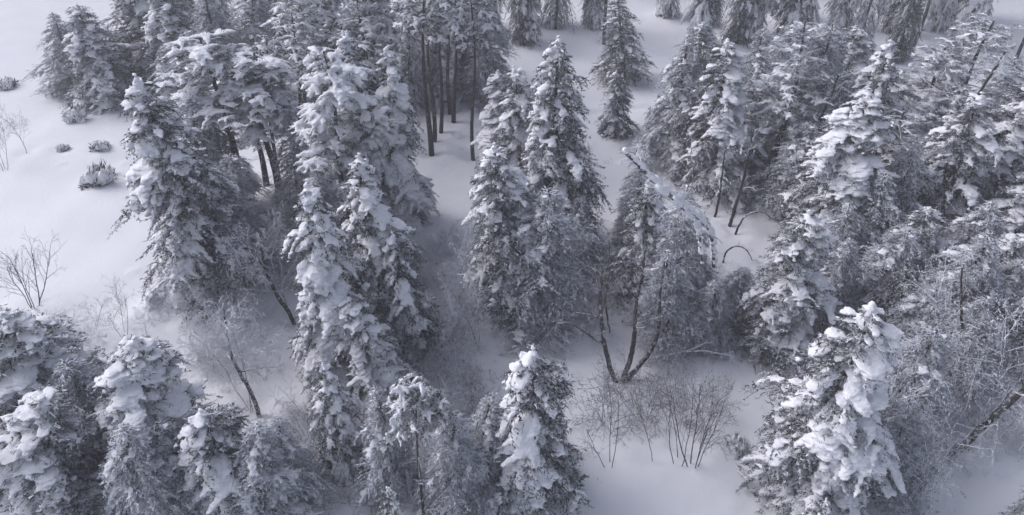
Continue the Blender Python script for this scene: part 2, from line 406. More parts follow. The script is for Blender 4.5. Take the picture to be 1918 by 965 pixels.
kind('S5', 'spruce_tree', 'spruce', SPG, make_spruce, 16, 10, 1.6, 0.6, 0.35, 0.6, gap=0.34)
kind('S6', 'spruce_tree', 'spruce', SPG, make_spruce, 17, 14, 2.1, 0.72, 0.2, 1.05, needle=M_NEEDLE_RIME, gap=0.42)
kind('S7', 'spruce_tree', 'spruce', SPG, make_spruce, 18, 15, 1.9, 0.62, 0.3, 1.15, needle=M_NEEDLE_RIME, power=0.6, gap=0.48)
kind('S8', 'spruce_tree', 'spruce', SPG, make_spruce, 19, 9, 1.7, 1.1, 0.1, 0.9, gap=0.34, power=0.6)
kind('P0', 'pine_tree', 'pine', 'snow laden pines', make_pine, 31, 15, 1.9, 0.45, 1.15)
kind('P1', 'pine_tree', 'pine', 'snow laden pines', make_pine, 32, 15, 1.7, 0.35, 1.3, n_limb=40, tuft=0.40)
kind('P2', 'pine_tree', 'pine', 'snow laden pines', make_pine, 33, 16, 1.6, 0.68, 0.8, n_limb=24)
kind('P3', 'pine_tree', 'pine', 'snow laden pines', make_pine, 34, 8, 1.3, 0.72, 0.75, n_limb=18, tuft=0.34)
kind('P5', 'pine_tree', 'pine', 'snow laden pines', make_pine, 36, 15, 1.6, 0.60, 1.0, n_limb=28, tuft=0.38)
kind('P4', 'pine_tree', 'pine', 'snow laden pines', make_pine, 35, 15, 1.8, 0.4, 0.65, needle=M_NEEDLE_RIME, n_limb=40)
FR = 'frosted birches'
kind('B0', 'birch_tree', 'birch', FR, make_bare, 51, 10, 1, 0.1, 3, (16, 7, 5), 0.6, -0.05, 0.10, 0.09, (M_BARK_RIME, M_TWIG_WHITE), 0.035)
kind('B1', 'birch_tree', 'birch', FR, make_bare, 52, 9, 2, 0.14, 3, (13, 7, 5), 0.62, -0.09, 0.12, 0.08, (M_BARK_RIME, M_TWIG_WHITE), 0.04)
kind('B2', 'birch_tree', 'birch', FR, make_bare, 53, 7, 3, 0.18, 3, (9, 5, 4), 0.6, -0.08, 0.16, 0.05, (M_BARK_RIME, M_TWIG_WHITE), 0.03)
kind('B3', 'birch_tree', 'birch', FR, make_bare, 54, 11, 1, 0.1, 3, (20, 7, 5), 0.6, -0.14, 0.10, 0.09, (M_BARK, M_TWIG_WHITE), 0.05)
DK = 'leafless saplings'
kind('D0', 'leafless_sapling', 'sapling', DK, make_bare, 61, 4, 5, 0.5, 3, (7, 3, 2), 0.45, 0.02, 0.12, 0.05, (M_BARK, M_TWIG_DARK), 0, 0.25, 0.007)
kind('D1', 'leafless_sapling', 'sapling', DK, make_bare, 62, 4, 1, 0.2, 3, (12, 5, 3), 0.5, 0.02, 0.13, 0.032, (M_BARK, M_TWIG_DARK), 0, 0.2, 0.006)
kind('D2', 'leafless_sapling', 'sapling', DK, make_bare, 63, 4, 3, 0.35, 3, (7, 4, 3), 0.5, 0.01, 0.14, 0.03, (M_BARK, M_TWIG_DARK), 0, 0.2, 0.006)
kind('D3', 'leafless_sapling', 'sapling', DK, make_bare, 64, 4, 2, 0.25, 3, (8, 4, 4), 0.55, -0.02, 0.12, 0.03, (M_BARK_RIME, M_TWIG_WHITE), 0, 0.2, 0.007)
kind('U0', 'snowy_bush', 'bush', 'low bushes in the clearing', make_bush, 71, 0.6, 0.95)
kind('U1', 'snowy_bush', 'bush', 'low bushes in the clearing', make_bush, 72, 0.6, 0.85)

# ------------------------------------------------------------------ ground
def gz(x, y):
    x = np.asarray(x, dtype=float); y = np.asarray(y, dtype=float)
    return (0.35 * np.sin(x * 0.11 + 0.7) * np.cos(y * 0.09) + 0.09 * np.sin(x * 0.31 + y * 0.23 + 1.0) + 0.03 * np.sin(x * 0.77 - y * 0.61)
            + 0.015 * np.sin(x * 1.7 + y * 0.9 + 2.0) * np.sin(y * 1.3 - x * 0.4))
C0 = np.array([0, 0, CAM_H])
def ray(px, py):
    x, y = (px - CX) / FPX, -(py - CY) / FPX
    c, s = math.cos(PITCH), math.sin(PITCH)
    return np.array([x, y * s + c, y * c - s])
def ground_at(px, py):
    d = ray(px, py); z = 0.0
    for _ in range(6):
        s = (z - CAM_H) / d[2]; p = C0 + d * s; z = float(gz(p[0], p[1]))
    return np.array([p[0], p[1], z])
def at_depth(px, py, Y):
    d = ray(px, py); return C0 + d * (Y / d[1])

def span(parts, R):
    best = 0.0
    for nm, me, kd in parts:
        if nm in ('crown', 'foliage', 'branches'):
            V = np.empty(len(me.vertices) * 3); me.vertices.foreach_get('co', V); V = V.reshape(-1, 3)
            best = max(best, float(np.percentile(np.hypot(V[:, 0], V[:, 1]), 97.5)))
    return best or R
WELLS = []
def place(key, bx, by, tx, ty, width=None, rot=0.0, label='', xyz=None, h=None):
    K = KINDS[key]
    if xyz is None:
        B = ground_at(bx, by); d = ray(tx, ty)
        s = float(B[:2] @ d[:2] / (d[:2] @ d[:2])); T = C0 + d * s
        h = max(0.5, T[2] - B[2]); lean = (T - B)[:2] / h
    else:
        B = np.array([xyz[0], xyz[1], float(gz(xyz[0], xyz[1]))]); lean = np.zeros(2)
    ll = np.linalg.norm(lean)
    if ll > 0.2: lean *= 0.2 / ll
    first = K['built'] is None
    if first: K['built'] = K['fn'](*K['a'], **K['kw'])
    parts, H, R = K['built']
    if first: R = K['R'] = span(parts, R)
    R = K['R']
    sz = h / H
    depth = math.sqrt(B[1] ** 2 + (CAM_H - h * 0.4) ** 2 + B[0] ** 2) * 0.97
    sxy = 1.12 * (width * depth / FPX) / (2 * R) if width else sz
    e = bpy.data.objects.new(K['name'], None); COL.objects.link(e); e.empty_display_size = 0.3
    e.location = B.tolist(); e.rotation_mode = 'QUATERNION'
    q = Vector((0, 0, 1)).rotation_difference(Vector((lean[0], lean[1], 1)).normalized())
    e.rotation_quaternion = q @ Quaternion((0, 0, 1), rot); e.scale = (sxy, sxy, sz)
    e['label'] = label; e['category'] = K['cat']; e['group'] = K['group']
    if first:
        K['objs'] = []
        for nm, me, kd in parts:
            o = bpy.data.objects.new(nm, me); COL.objects.link(o); o.parent = e
            if kd: o['kind'] = kd
            K['objs'].append(o)
            TRI[0] += len(me.polygons)
    else:
        for src in K['objs']:
            c = src.copy(); COL.objects.link(c); c.parent = e
    WELLS.append((B[0], B[1], 0.5 if K['name'] in ('spruce_tree', 'pine_tree') else 0.2))
    print('%-4s %-12s base(%5.1f,%5.1f) h=%4.1f w=%.1f' % (key, (bx, by), B[0], B[1], h, sxy * 2 * R))
    return e

# key, base px, base py, top px, top py, crown width px, rotation, label
TREES = [
 ('P4', 500, 345, 448, 140, 130, 3.1, 'rimed pine between the two bare pine stems'),
 ('S7', 572, 425, 545, 200, 110, 4.1, 'hanging spruce right of the slanting pine stems, beside the narrow gap'),
 ('S6', 432, 400, 400, 190, 120, 5.1, 'grey spruce left of the two bare pine stems'),
 ('S2', 1620, 330, 1670, 120, 140, 0.7, 'shaggy spruce deep in the upper right wood'),
 ('S7', 1890, 470, 1960, 260, 140, 1.8, 'hanging spruce cut by the right edge, upper middle'),
 ('S6', 1545, 330, 1590, 130, 120, 2.7, 'grey spruce behind the white spined one'),
 ('S5', 1660, 640, 1700, 500, 120, 3.7, 'small dark spruce in the thicket above the large foreground one'),
 ('S7', 448, 505, 425, 290, 150, 3.3, 'hanging rimed spruce below the two bare pine stems'),
 ('S6', 405, 430, 345, 190, 150, 2.3, 'grey rimed spruce filling the gap behind the tall white edge spruce'),
 ('S6', 612, 500, 590, 320, 130, 0.9, 'rimed spruce behind the slender white one of the front group'),
 ('S7', 708, 560, 690, 420, 130, 1.9, 'hanging rimed spruce between the rounded bright one and its neighbour'),
 ('S6', 660, 640, 640, 470, 130, 2.9, 'grey rimed spruce inside the front group, between two bright ones'),
 ('S6', 1055, 440, 1066, 260, 100, 0.4, 'grey spruce on the right flank of the tallest dark one'),
 ('S7', 935, 480, 905, 330, 110, 1.4, 'hanging spruce on the left flank of the centre group'),
 ('S7', 1485, 400, 1508, 230, 140, 2.4, 'hanging spruce left of the bright one with the white spine'),
 ('S6', 1610, 520, 1665, 330, 150, 3.4, 'grey spruce just right of the bright one with the white spine'),
 ('S2', 1690, 570, 1745, 390, 150, 4.4, 'shaggy spruce above the small clearing at the right'),
 ('S7', 1560, 545, 1600, 380, 120, 5.4, 'hanging spruce over the small rimed one on the right'),
 ('S6', 1775, 560, 1850, 370, 150, 0.6, 'grey spruce in the thick of the right side, middle height'),
 ('S2', 1855, 520, 1930, 320, 160, 1.6, 'shaggy spruce near the right edge, middle height'),
 ('P4', 1645, 420, 1705, 210, 160, 2.6, 'rimed pine behind the hanging white sleeves, upper right'),
 ('S2', 1565, 270, 1605, 50, 150, 3.6, 'shaggy spruce of the back row left of the bright patch'),
 ('S6', 1455, 250, 1475, 60, 130, 4.6, 'grey spruce of the back row in the upper right'),
 ('S2', 1318, 255, 1318, 40, 130, 5.6, 'shaggy spruce of the back row left of the heavy fingered one'),
 ('S6', 1830, 300, 1900, 100, 140, 0.2, 'grey spruce of the back row near the upper right corner'),
 ('S7', 1692, 690, 1745, 530, 140, 1.2, 'hanging spruce in the middle of the lower right thicket'),
 ('S7', 1845, 650, 1905, 490, 140, 2.2, 'hanging spruce at the right edge above the fallen stems'),
 ('S6', 1196, 505, 1202, 330, 120, 3.2, 'grey spruce at the left side of the bent tree group'),
 ('S7', 1245, 650, 1262, 470, 140, 5.2, 'hanging spruce low behind the right arm of the many stemmed tree'),
 ('S6', 1360, 600, 1390, 500, 110, 1.7, 'low grey spruce left of the leaning bright one'),
 ('S7', 850, 965, 846, 765, 150, 0.8, 'hanging rimed spruce in the foreground right of the flat topped pine'),
 ('S6', 510, 985, 470, 800, 180, 2.8, 'grey rimed spruce at the bottom edge, left of centre'),
 ('S7', 335, 975, 290, 800, 180, 3.8, 'hanging rimed spruce at the bottom left between two white ones'),
 ('S7', 1740, 400, 1800, 230, 150, 4.8, 'hanging spruce between two slanting stems in the upper right'),
 # --- left group
 ('S0', 398, 545, 264, 138, 185, 0.3, 'tall white spruce at the left edge of the wood, beside the open snowfield'),
 ('P5', 462, 400, 365, 70, 175, 1.0, 'pine with dark bare stem just right of the spruce at the edge of the snowfield'),
 ('P5', 527, 405, 472, 100, 160, 2.0, 'snow clumped pine with slanting stem left of the narrow gap'),
 ('P2', 529, 385, 500, 60, 90, 0.2, 'thin pine stem standing close behind the snow clumped pine'),
 ('S6', 440, 530, 390, 320, 150, 1.3, 'grey rimed spruce low in the left group, in front of two pines'),
 ('P1', 668, 470, 600, 100, 165, 4.1, 'pine carrying the widest white snow pads, top of the central left group'),
 ('S1', 690, 400, 650, 60, 120, 0.5, 'spruce half hidden behind the pine with the widest snow pads'),
 ('S4', 752, 415, 722, 90, 150, 5.6, 'dark skirted spruce with long white paws left of the forest corridor'),
 ('S1', 638, 715, 566, 345, 140, 2.4, 'slender white spruce rising left of the rounded one in the front group'),
 ('S0', 730, 640, 672, 298, 170, 3.9, 'rounded bright spruce with dense snow balls in the middle left group'),
 ('S8', 775, 660, 728, 435, 130, 1.1, 'shorter spruce on the right flank of the middle left group'),
 ('S3', 715, 745, 655, 560, 130, 2.2, 'low snowy spruce at the foot of the middle left group'),
 ('S8', 655, 880, 598, 685, 110, 3.0, 'narrow young spruce in the foreground left of the clumped pine'),
 ('S6', 740, 930, 702, 715, 130, 0.4, 'small rimed spruce in the foreground between two others'),
 ('P3', 795, 985, 792, 705, 125, 0.9, 'foreground pine with flat dark crown and bright snow cap on two thin stems'),
 ('P2', 560, 300, 545, 20, 90, 3.3, 'slim pine in the back row above the two leaning stems'),
 ('P0', 575, 245, 555, -30, 110, 4.0, 'pine of the back row left of the pine with wide pads'),
 ('P4', 690, 260, 668, -40, 120, 2.0, 'grey pine of the back row behind the dark skirted spruce'),
 # --- corridor stems
 ('P2', 808, 291, 797, -60, 110, 0.0, 'nearest dark straight pine stem on the left of the corridor'),
 ('P2', 815, 268, 806, -50, 90, 1.0, 'second dark pine stem on the left of the corridor'),
 ('P2', 827, 251, 820, -60, 80, 2.1, 'thin pine stem third from the left in the corridor'),
 ('P2', 850, 232, 842, -70, 90, 3.2, 'dark pine stem standing farthest back in the corridor'),
 ('P2', 842, 215, 834, -80, 80, 5.0, 'thinnest pine stem at the back of the corridor'),
 ('P2', 885, 297, 882, -40, 80, 4.4, 'lone dark pine stem on the right side of the corridor'),
 ('S2', 838, 178, 834, -70, 120, 1.5, 'shaded spruce closing the far end of the corridor, behind the dark stems'),
 ('S6', 770, 200, 764, -10, 110, 2.5, 'grey spruce left of the dark corridor stems, back row'),
 ('S7', 905, 190, 908, -30, 120, 0.5, 'hanging spruce at the far right of the corridor, back row'),
 ('S6', 868, 150, 868, -80, 120, 3.5, 'rimed spruce far behind the lone corridor stem'),
 ('S2', 635, 190, 620, -60, 120, 4.5, 'shaggy spruce of the back row behind the wide padded pine'),
 ('S0', 700, 165, 690, -90, 120, 5.5, 'plump spruce far behind the dark skirted one'),
 ('S6', 410, 200, 380, -30, 130, 0.5, 'grey spruce of the back row behind the two left pines'),
 ('S2', 335, 175, 300, -40, 130, 1.5, 'shaggy spruce of the back row right of the white edge spruce'),
 ('S7', 480, 180, 460, -40, 120, 2.5, 'hanging spruce of the back row behind the slanting pine stem'),
 # --- centre group
 ('S1', 962, 330, 928, 130, 120, 1.0, 'spruce with a thick white snow hat at the right of the corridor'),
 ('S1', 985, 430, 962, 130, 125, 3.4, 'very narrow pale spruce in the back of the centre group'),
 ('S2', 1040, 470, 1046, 70, 185, 0.2, 'tallest dark spruce with shaggy white boughs in the centre group'),
 ('S0', 960, 580, 938, 272, 175, 5.2, 'plump bright spruce at the left front of the centre group'),
 ('S7', 1003, 602, 1015, 350, 200, 1.7, 'shaggy hanging spruce at the front of the centre group with its stem showing'),
 ('S6', 1070, 520, 1085, 370, 110, 2.7, 'low spruce tucked at the right foot of the centre group'),
 ('S8', 985, 925, 990, 645, 215, 0.7, 'broad spruce alone in the foreground centre, white top'),
 ('S6', 905, 930, 915, 745, 140, 2.9, 'grey rimed spruce low beside the broad foreground one'),
 ('B1', 897, 650, 860, 445, 130, 0.8, 'hazy rimed birch with white tip standing in front of the corridor'),
 # --- gap and right centre
 ('S8', 1152, 252, 1155, 132, 72, 0.0, 'small tiered spruce alone in the misty gap'),
 ('S5', 1160, 150, 1160, -10, 100, 2.0, 'dark spruce behind the small tiered one in the gap'),
 ('S6', 1262, 305, 1280, 60, 140, 1.2, 'grey spruce at the right edge of the misty gap'),
 ('S4', 1338, 350, 1358, 75, 165, 0.4, 'big spruce with long heavy snow fingers right of the gap'),
 ('S6', 1196, 440, 1206, 290, 110, 3.0, 'drooping rimed spruce under the upper end of the white leaning stem'),
 ('S8', 1205, 560, 1225, 345, 150, 4.3, 'spruce under the middle of the white leaning stem'),
 ('S7', 1275, 600, 1300, 345, 150, 5.2, 'spruce under the lower end of the white leaning stem'),
 ('S6', 1315, 650, 1340, 520, 120, 0.1, 'low spruce right of the many stemmed tree'),
 # --- right
 ('S6', 1400, 300, 1425, 50, 130, 2.5, 'grey spruce right of the one with heavy snow fingers'),
 ('P4', 1440, 345, 1500, 40, 150, 0.3, 'rimed pine holding a single bright snow clump in the upper right'),
 ('S7', 1485, 330, 1560, 40, 160, 0.2, 'hazy spruce of the back row left of the bright leaning one'),
 ('S0', 1545, 475, 1612, 165, 185, 1.5, 'bright spruce with a white spine in the upper right'),
 ('S4', 1585, 385, 1672, 80, 150, 2.1, 'dark cored spruce with hanging white sleeves behind the bright one'),
 ('S3', 1450, 665, 1520, 395, 170, 3.5, 'leaning bright spruce over the clear snow right of the centre'),
 ('S6', 1535, 610, 1592, 440, 110, 0.2, 'small rimed spruce between two bright ones on the right'),
 ('S4', 1508, 925, 1624, 572, 265, 0.15, 'large foreground spruce on the right, white on one side and dark on the other'),
 ('P4', 1660, 360, 1770, 90, 150, 1.0, 'rimed pine with long slanting stem in the upper right corner'),
 ('P4', 1730, 365, 1875, 40, 160, 2.6, 'pine with dark slanting stem nearest the upper right corner'),
 ('S1', 1735, 475, 1850, 180, 140, 4.5, 'narrow spruce with white clumps down its spine on the right'),
 ('S2', 1790, 430, 1940, 150, 180, 1.9, 'dark spruce at the right edge of the picture, upper half'),
 ('S7', 1612, 600, 1695, 430, 150, 2.2, 'hanging rimed spruce in the middle right'),
 ('S6', 1640, 480, 1730, 260, 150, 4.2, 'shaded spruce between the two white spined ones on the right'),
 ('S7', 1730, 640, 1850, 430, 160, 0.5, 'shaggy rimed spruce above the fallen dark stems'),
 ('S3', 1815, 600, 1915, 440, 130, 5.1, 'snow clumped spruce at the right edge, middle height'),
 ('S7', 1655, 830, 1755, 625, 170, 3.1, 'dim rimed spruce right of the large foreground spruce'),
 ('S6', 1690, 800, 1760, 640, 120, 2.2, 'small dim spruce under the frosted birches, lower right'),
 ('S7', 1790, 745, 1860, 560, 130, 4.4, 'small hanging spruce behind the two parallel slanting stems'),
 ('S7', 1655, 920, 1715, 745, 150, 5.4, 'low shaggy spruce at the bottom, right of the large foreground one'),
 ('S6', 1900, 700, 1985, 480, 130, 5.0, 'rimed spruce cut by the right edge, lower half'),
 ('B3', 1620, 900, 1705, 690, 190, 0.9, 'dense frosted birch at the lower right beside the large spruce'),
 ('B0', 1745, 740, 1850, 520, 200, 2.9, 'upright frosted birch in the lower right'),
 ('B1', 1830, 820, 1930, 610, 180, 1.3, 'frosted birch at the lower right edge'),
 ('B2', 1700, 950, 1790, 760, 170, 4.0, 'twiggy frosted birch at the bottom right'),
 # --- lower left
 ('S2', 115, 850, 5, 590, 270, 3.8, 'dark hearted spruce cut by the left edge, lower left'),
 ('S6', 225, 850, 120, 665, 200, 0.6, 'shaded spruce between two white ones, lower left'),
 ('S0', 318, 900, 232, 640, 215, 2.8, 'white spruce with hanging sleeves in the lower left'),
 ('S8', 425, 960, 362, 765, 210, 1.4, 'low snowy spruce right of the white one, lower left'),
 ('S3', 145, 980, 70, 745, 210, 0.5, 'white boughed spruce at the bottom left corner'),
 ('S6', 320, 990, 210, 800, 190, 2.0, 'grey rimed spruce at the bottom left below the shaded one'),
 ('B2', 470, 770, 418, 560, 150, 0.6, 'frosted birch with crooked pale stem in the lower left clearing'),
 ('S6', 560, 930, 520, 790, 120, 3.6, 'rimed young spruce left of the narrow foreground one'),
 # --- upper left
 ('S6', 135, 165, 95, 20, 90, 1.0, 'spruce at the top edge of the snowfield, left one'),
 ('S2', 197, 190, 140, 10, 120, 2.0, 'dark footed spruce at the top edge of the snowfield, right one'),
 ('S2', 290, 150, 240, -60, 130, 4.2, 'dark spruce behind the tall white one, back row left'),
 # --- bare trees
 ('B0', 550, 606, 425, 425, 170, 2.0, 'half bare birch leaning over the small clearing, dark lower stem'),
 ('D0', 66, 573, 50, 448, 120, 0.4, 'fan of dark leafless stems in the snowfield at the left edge'),
 ('D1', 50, 287, 28, 195, 80, 1.0, 'single leafless sapling high in the snowfield'),
 ('D2', 10, 318, 18, 200, 60, 2.0, 'leafless sapling cut by the left edge, upper snowfield'),
 ('D1', 182, 625, 165, 560, 60, 3.0, 'faint leafless sapling in the lower snowfield, left of a taller one'),
 ('D2', 234, 632, 205, 535, 70, 4.0, 'taller faint leafless sapling above the white lower left spruce'),
 ('D3', 150, 700, 110, 610, 80, 1.0, 'rimed sapling behind the lower left spruces'),
 ('D3', 280, 640, 262, 580, 70, 2.0, 'tiny rimed sapling at the right of the lower snowfield'),
 ('D1', 1222, 866, 1205, 665, 130, 0.3, 'straight dark leafless sapling in the foreground clearing'),
 ('D2', 1270, 868, 1280, 670, 150, 1.2, 'bushy leafless sapling right of the straight one in the foreground'),
 ('D0', 1298, 875, 1330, 690, 140, 2.2, 'spreading leafless stems at the right of the foreground saplings'),
 ('D2', 1140, 872, 1120, 700, 130, 3.3, 'leafless sapling left of the foreground saplings, low crooked branches'),
 ('D1', 884, 755, 866, 680, 60, 2.5, 'thin slanting sapling left of the broad foreground spruce'),
 ('D3', 800, 500, 790, 440, 70, 0.5, 'low rimed sapling at the mouth of the corridor'),
 ('D3', 860, 700, 840, 590, 120, 1.5, 'rimed sapling fanning out beside the middle left group'),
 ('D2', 1125, 520, 1100, 430, 60, 3.9, 'grey sapling at the lower end of the misty gap'),
 ('D1', 1105, 330, 1095, 250, 50, 0.9, 'faint sapling halfway up the misty gap'),
 # --- bushes
 ('U0', 187, 345, 187, 305, 52, 0.5, 'largest snow capped bush in the snowfield'),
 ('U1', 188, 280, 187, 255, 30, 1.5, 'middle sized round bush above the largest one in the snowfield'),
 ('U1', 118, 281, 118, 265, 19, 2.5, 'smallest bush, alone at the left in the snowfield'),
 ('U0', 145, 226, 143, 195, 32, 3.0, 'bush under the spruces at the top of the snowfield'),
 ('U1', 12, 165, 10, 140, 32, 4.0, 'bush at the top left edge of the snowfield'),
 ('U1', 1382, 846, 1380, 810, 38, 4.5, 'dark round bush left of the large foreground spruce'),
]
for t in TREES: place(*t)

# ------------------------------------------------------------------ hand shaped stems
def thing(name, label, cat, loc, group=None):
    e = bpy.data.objects.new(name, None); COL.objects.link(e); e.location = tuple(loc); e.empty_display_size = 0.3
    e['label'] = label; e['category'] = cat
    if group: e['group'] = group
    return e
def part(name, me, e, kd=None):
    o = bpy.data.objects.new(name, me); COL.objects.link(o); o.parent = e
    if kd: o['kind'] = kd
    TRI[0] += len(me.polygons); return o

def stem_tree(name, label, cat, base, stems, mats, seed, twigs=10, snow=0.0, group=None, kids=(5, 4), tl=0.4, gaps=0.85):
    """stems: lists of (px, py, dy, radius); dy = metres in front of (-) or behind (+) the base"""
    rng = np.random.default_rng(seed); B = ground_at(*base); e = thing(name, label, cat, B, group); tw = Acc(); sn = Acc()
    for st in stems:
        pts = np.array([at_depth(px, py, B[1] + dy) for px, py, dy, r in st]) - B; rad = [r for *_, r in st]
        P = smooth_path(pts, 6 * len(st)); Rr = np.interp(np.linspace(0, 1, len(P)), np.linspace(0, 1, len(rad)), rad)
        P += rng.normal(size=P.shape) * 0.012
        a = Acc(); tube(a, P, Rr, 8); part('stem', a.mesh('stem', mats[0]), e)
        Lt = np.linalg.norm(np.diff(P, axis=0), axis=1).sum()
        for k in range(twigs):
            i = rng.integers(int(len(P) * 0.35), len(P) - 1); tg = unit(P[i + 1] - P[i]); s = unit(np.cross(tg, rng.normal(size=3)))
            grow(rng, tw, tw, P[i], tg * 0.5 + s * 0.6, Lt * tl * rng.uniform(0.3, 0.8), Rr[i] * 0.4, 1, 3, 0.55, -0.02, 0.13, (0,) + kids, 0.007)
        if snow:
            m = int(Lt / (snow * 0.7)); u = np.linspace(0.05, 1, m); x = np.linspace(0, 1, len(P))
            Q = np.stack([np.interp(u, x, P[:, c]) for c in range(3)], 1); kp = np.sin(u * Lt * 5 + seed) + rng.normal(size=m) * 0.3 > 1 - 2 * gaps; Q = Q[kp]; m = len(Q); rr = snow * rng.uniform(0.6, 1.3, m)
            Q[:, 2] += rr * 0.6; blobs(sn, Q, np.tile(P[-1] - P[0], (m, 1)), rr * 1.3, rr, rr * 0.9, rng)
    if tw.n: part('branches', tw.mesh('branches', mats[1]), e, 'stuff')
    if snow: part('snow_load', fuse_snow(sn, 'stem_snow', 0.05, seed), e, 'stuff')
    WELLS.append((B[0], B[1], 0.4))
    return e

stem_tree('many_stemmed_birch', 'leafless tree with several dark crooked stems from one foot in the foreground clearing', 'birch', (1163, 713), [
  [(1153, 716, 0, .13), (1141, 682, 0, .11), (1130, 628, .3, .09), (1124, 560, .8, .07), (1128, 505, 1.2, .04), (1122, 460, 1.4, .02)],
  [(1166, 713, 0, .14), (1182, 668, -.1, .12), (1190, 615, -.2, .10), (1193, 560, .1, .08), (1203, 515, .3, .05), (1212, 450, .5, .02)],
  [(1172, 713, 0, .14), (1206, 676, .1, .11), (1227, 640, .3, .09), (1235, 600, .5, .07), (1236, 560, .7, .05), (1245, 490, 1, .02)],
  [(1132, 644, .2, .06), (1112, 634, .2, .05), (1092, 620, .1, .04), (1068, 606, 0, .03), (1040, 607, -.2, .015)],
  [(1130, 598, .5, .05), (1105, 590, .5, .03), (1075, 585, .6, .015)],
  [(1143, 625, .3, .03), (1134, 560, .6, .05), (1142, 500, 1, .03), (1140, 450, 1.2, .015)],
  [(1195, 560, 0, .05), (1175, 540, -.2, .04), (1165, 520, -.3, .015)],
  ], (M_BARK, M_TWIG_DARK), 5, twigs=9, tl=0.28)
stem_tree('crooked_birch', 'crooked pale birch leaning back over the lower left clearing', 'birch', (486, 778), [
  [(486, 780, 0, .10), (470, 735, 0, .09), (447, 695, .1, .08), (430, 655, .2, .07), (422, 612, .3, .05), (417, 568, .4, .03)],
  [(448, 697, .1, .05), (480, 690, 0, .03), (520, 688, -.1, .015)]], (M_BARK_RIME, M_TWIG_WHITE), 15, twigs=16, tl=0.26)
stem_tree('leaning_birch', 'birch with dark foot leaning left across the narrow gap behind the slender white spruce', 'birch', (551, 607), [
  [(551, 607, 0, .11), (538, 580, 0, .10), (520, 556, 0, .09), (497, 508, .1, .08), (470, 470, .2, .06), (432, 432, .4, .03)],
  [(497, 508, .1, .05), (490, 470, 0, .04), (488, 430, 0, .02)]], (M_BARK, M_TWIG_WHITE), 16, twigs=16, tl=0.25)
stem_tree('fallen_branch', 'long forked branch rimed white, reaching right from the many stemmed tree', 'branch', (1290, 690), [
  [(1205, 672, 0, .05), (1250, 665, 0, .045), (1292, 655, 0, .04), (1325, 640, .1, .02)],
  [(1285, 658, 0, .035), (1325, 658, -.1, .03), (1372, 667, -.2, .015)],
  [(1230, 635, .4, .03), (1275, 632, .4, .025), (1320, 636, .4, .012)],
  ], (M_TWIG_WHITE, M_TWIG_WHITE), 6, twigs=7, snow=0.0, tl=0.3)
stem_tree('leaning_tree', 'white snow covered stem leaning across the spruces in the right centre', 'leaning tree', (1340, 640), [
  [(1337, 500, -.5, .08), (1332, 440, -1, .08), (1302, 402, -1.6, .08), (1262, 368, -2.2, .08), (1222, 336, -2.8, .09), (1195, 308, -3.2, .09), (1172, 286, -3.5, .06)],
  ], (M_BARK_RIME, M_TWIG_WHITE), 7, twigs=9, snow=0.13, tl=0.12, gaps=0.8)
stem_tree('leaning_tree', 'thinner snowy stem bent beside the white leaning one', 'leaning tree', (1312, 665), [
  [(1316, 500, -.8, .06), (1308, 432, -1.2, .06), (1286, 402, -1.8, .05), (1262, 375, -2.4, .04), (1225, 352, -3, .02)],
  ], (M_BARK_RIME, M_TWIG_WHITE), 8, twigs=9, snow=0.12, tl=0.16, gaps=0.7)
for i, (st, lab) in enumerate([
  ([(1377, 440, 0, .07), (1388, 415, .1, .06), (1405, 400, .2, .05), (1430, 398, .2, .04), (1445, 410, .2, .02)], 'upper of the two bent dark saplings arching over the small clearing'),
  ([(1354, 492, 0, .06), (1362, 470, 0, .05), (1380, 461, 0, .045), (1398, 468, 0, .03), (1410, 490, 0, .015)], 'lower of the two bent dark saplings arching over the small clearing'),
  ([(1366, 426, 0, .11), (1378, 385, 0, .10), (1390, 345, 0, .08), (1400, 300, 0, .06), (1412, 240, 0, .03)], 'straight dark stem right of a thinner one in the small clearing'),
  ([(1339, 408, 0, .08), (1347, 370, 0, .07), (1352, 330, 0, .05), (1358, 280, 0, .03)], 'thin dark stem at the left of the small clearing'),
  ]):
    stem_tree('dark_sapling', lab, 'sapling', st[0][:2], [st], (M_BARK, M_TWIG_WHITE), 20 + i, twigs=6, tl=0.22, group='dark saplings in the small clearing')
stem_tree('dead_snag', 'short broken dark snag with snowy cap at the edge of the misty gap', 'snag', (1231, 232),
  [[(1231, 234, 0, .15), (1233, 205, 0, .14), (1235, 178, 0, .12)], [(1232, 215, 0, .06), (1221, 205, 0, .04), (1214, 202, 0, .02)]], (M_BARK, M_TWIG_DARK), 31, twigs=2, tl=0.3)
for i, (st, lab) in enumerate([
  ([(1722, 400, 0, .13), (1765, 292, -2, .12), (1810, 215, -3, .10), (1850, 150, -3.5, .08), (1885, 95, -4, .05)], 'longest dark slanting stem in the upper right wood'),
  ([(1608, 380, 0, .10), (1635, 330, 0, .09), (1665, 270, 0, .07), (1690, 215, 0, .05)], 'dark slanting stem behind the bright white spined spruce'),
  ([(1495, 330, 0, .09), (1520, 255, -1.5, .09), (1545, 205, -2.4, .08), (1572, 140, -3, .05)], 'slim slanting stem right of the single bright snow clump'),
  ([(1835, 330, 0, .10), (1860, 285, -.2, .09), (1888, 235, -.4, .07), (1920, 175, -.6, .05)], 'slanting stem nearest the right edge, upper half'),
  ([(1725, 475, -.6, .11), (1755, 425, -.8, .10), (1790, 370, -1, .08), (1822, 320, -1.2, .06)], 'dark slanting stem right of the middle in the upper right wood'),
  ]):
    stem_tree('slanting_tree', lab, 'leaning tree', st[0][:2], [st], (M_BARK, M_TWIG_WHITE), 60 + i, twigs=14, tl=0.16, group='slanting stems in the upper right')
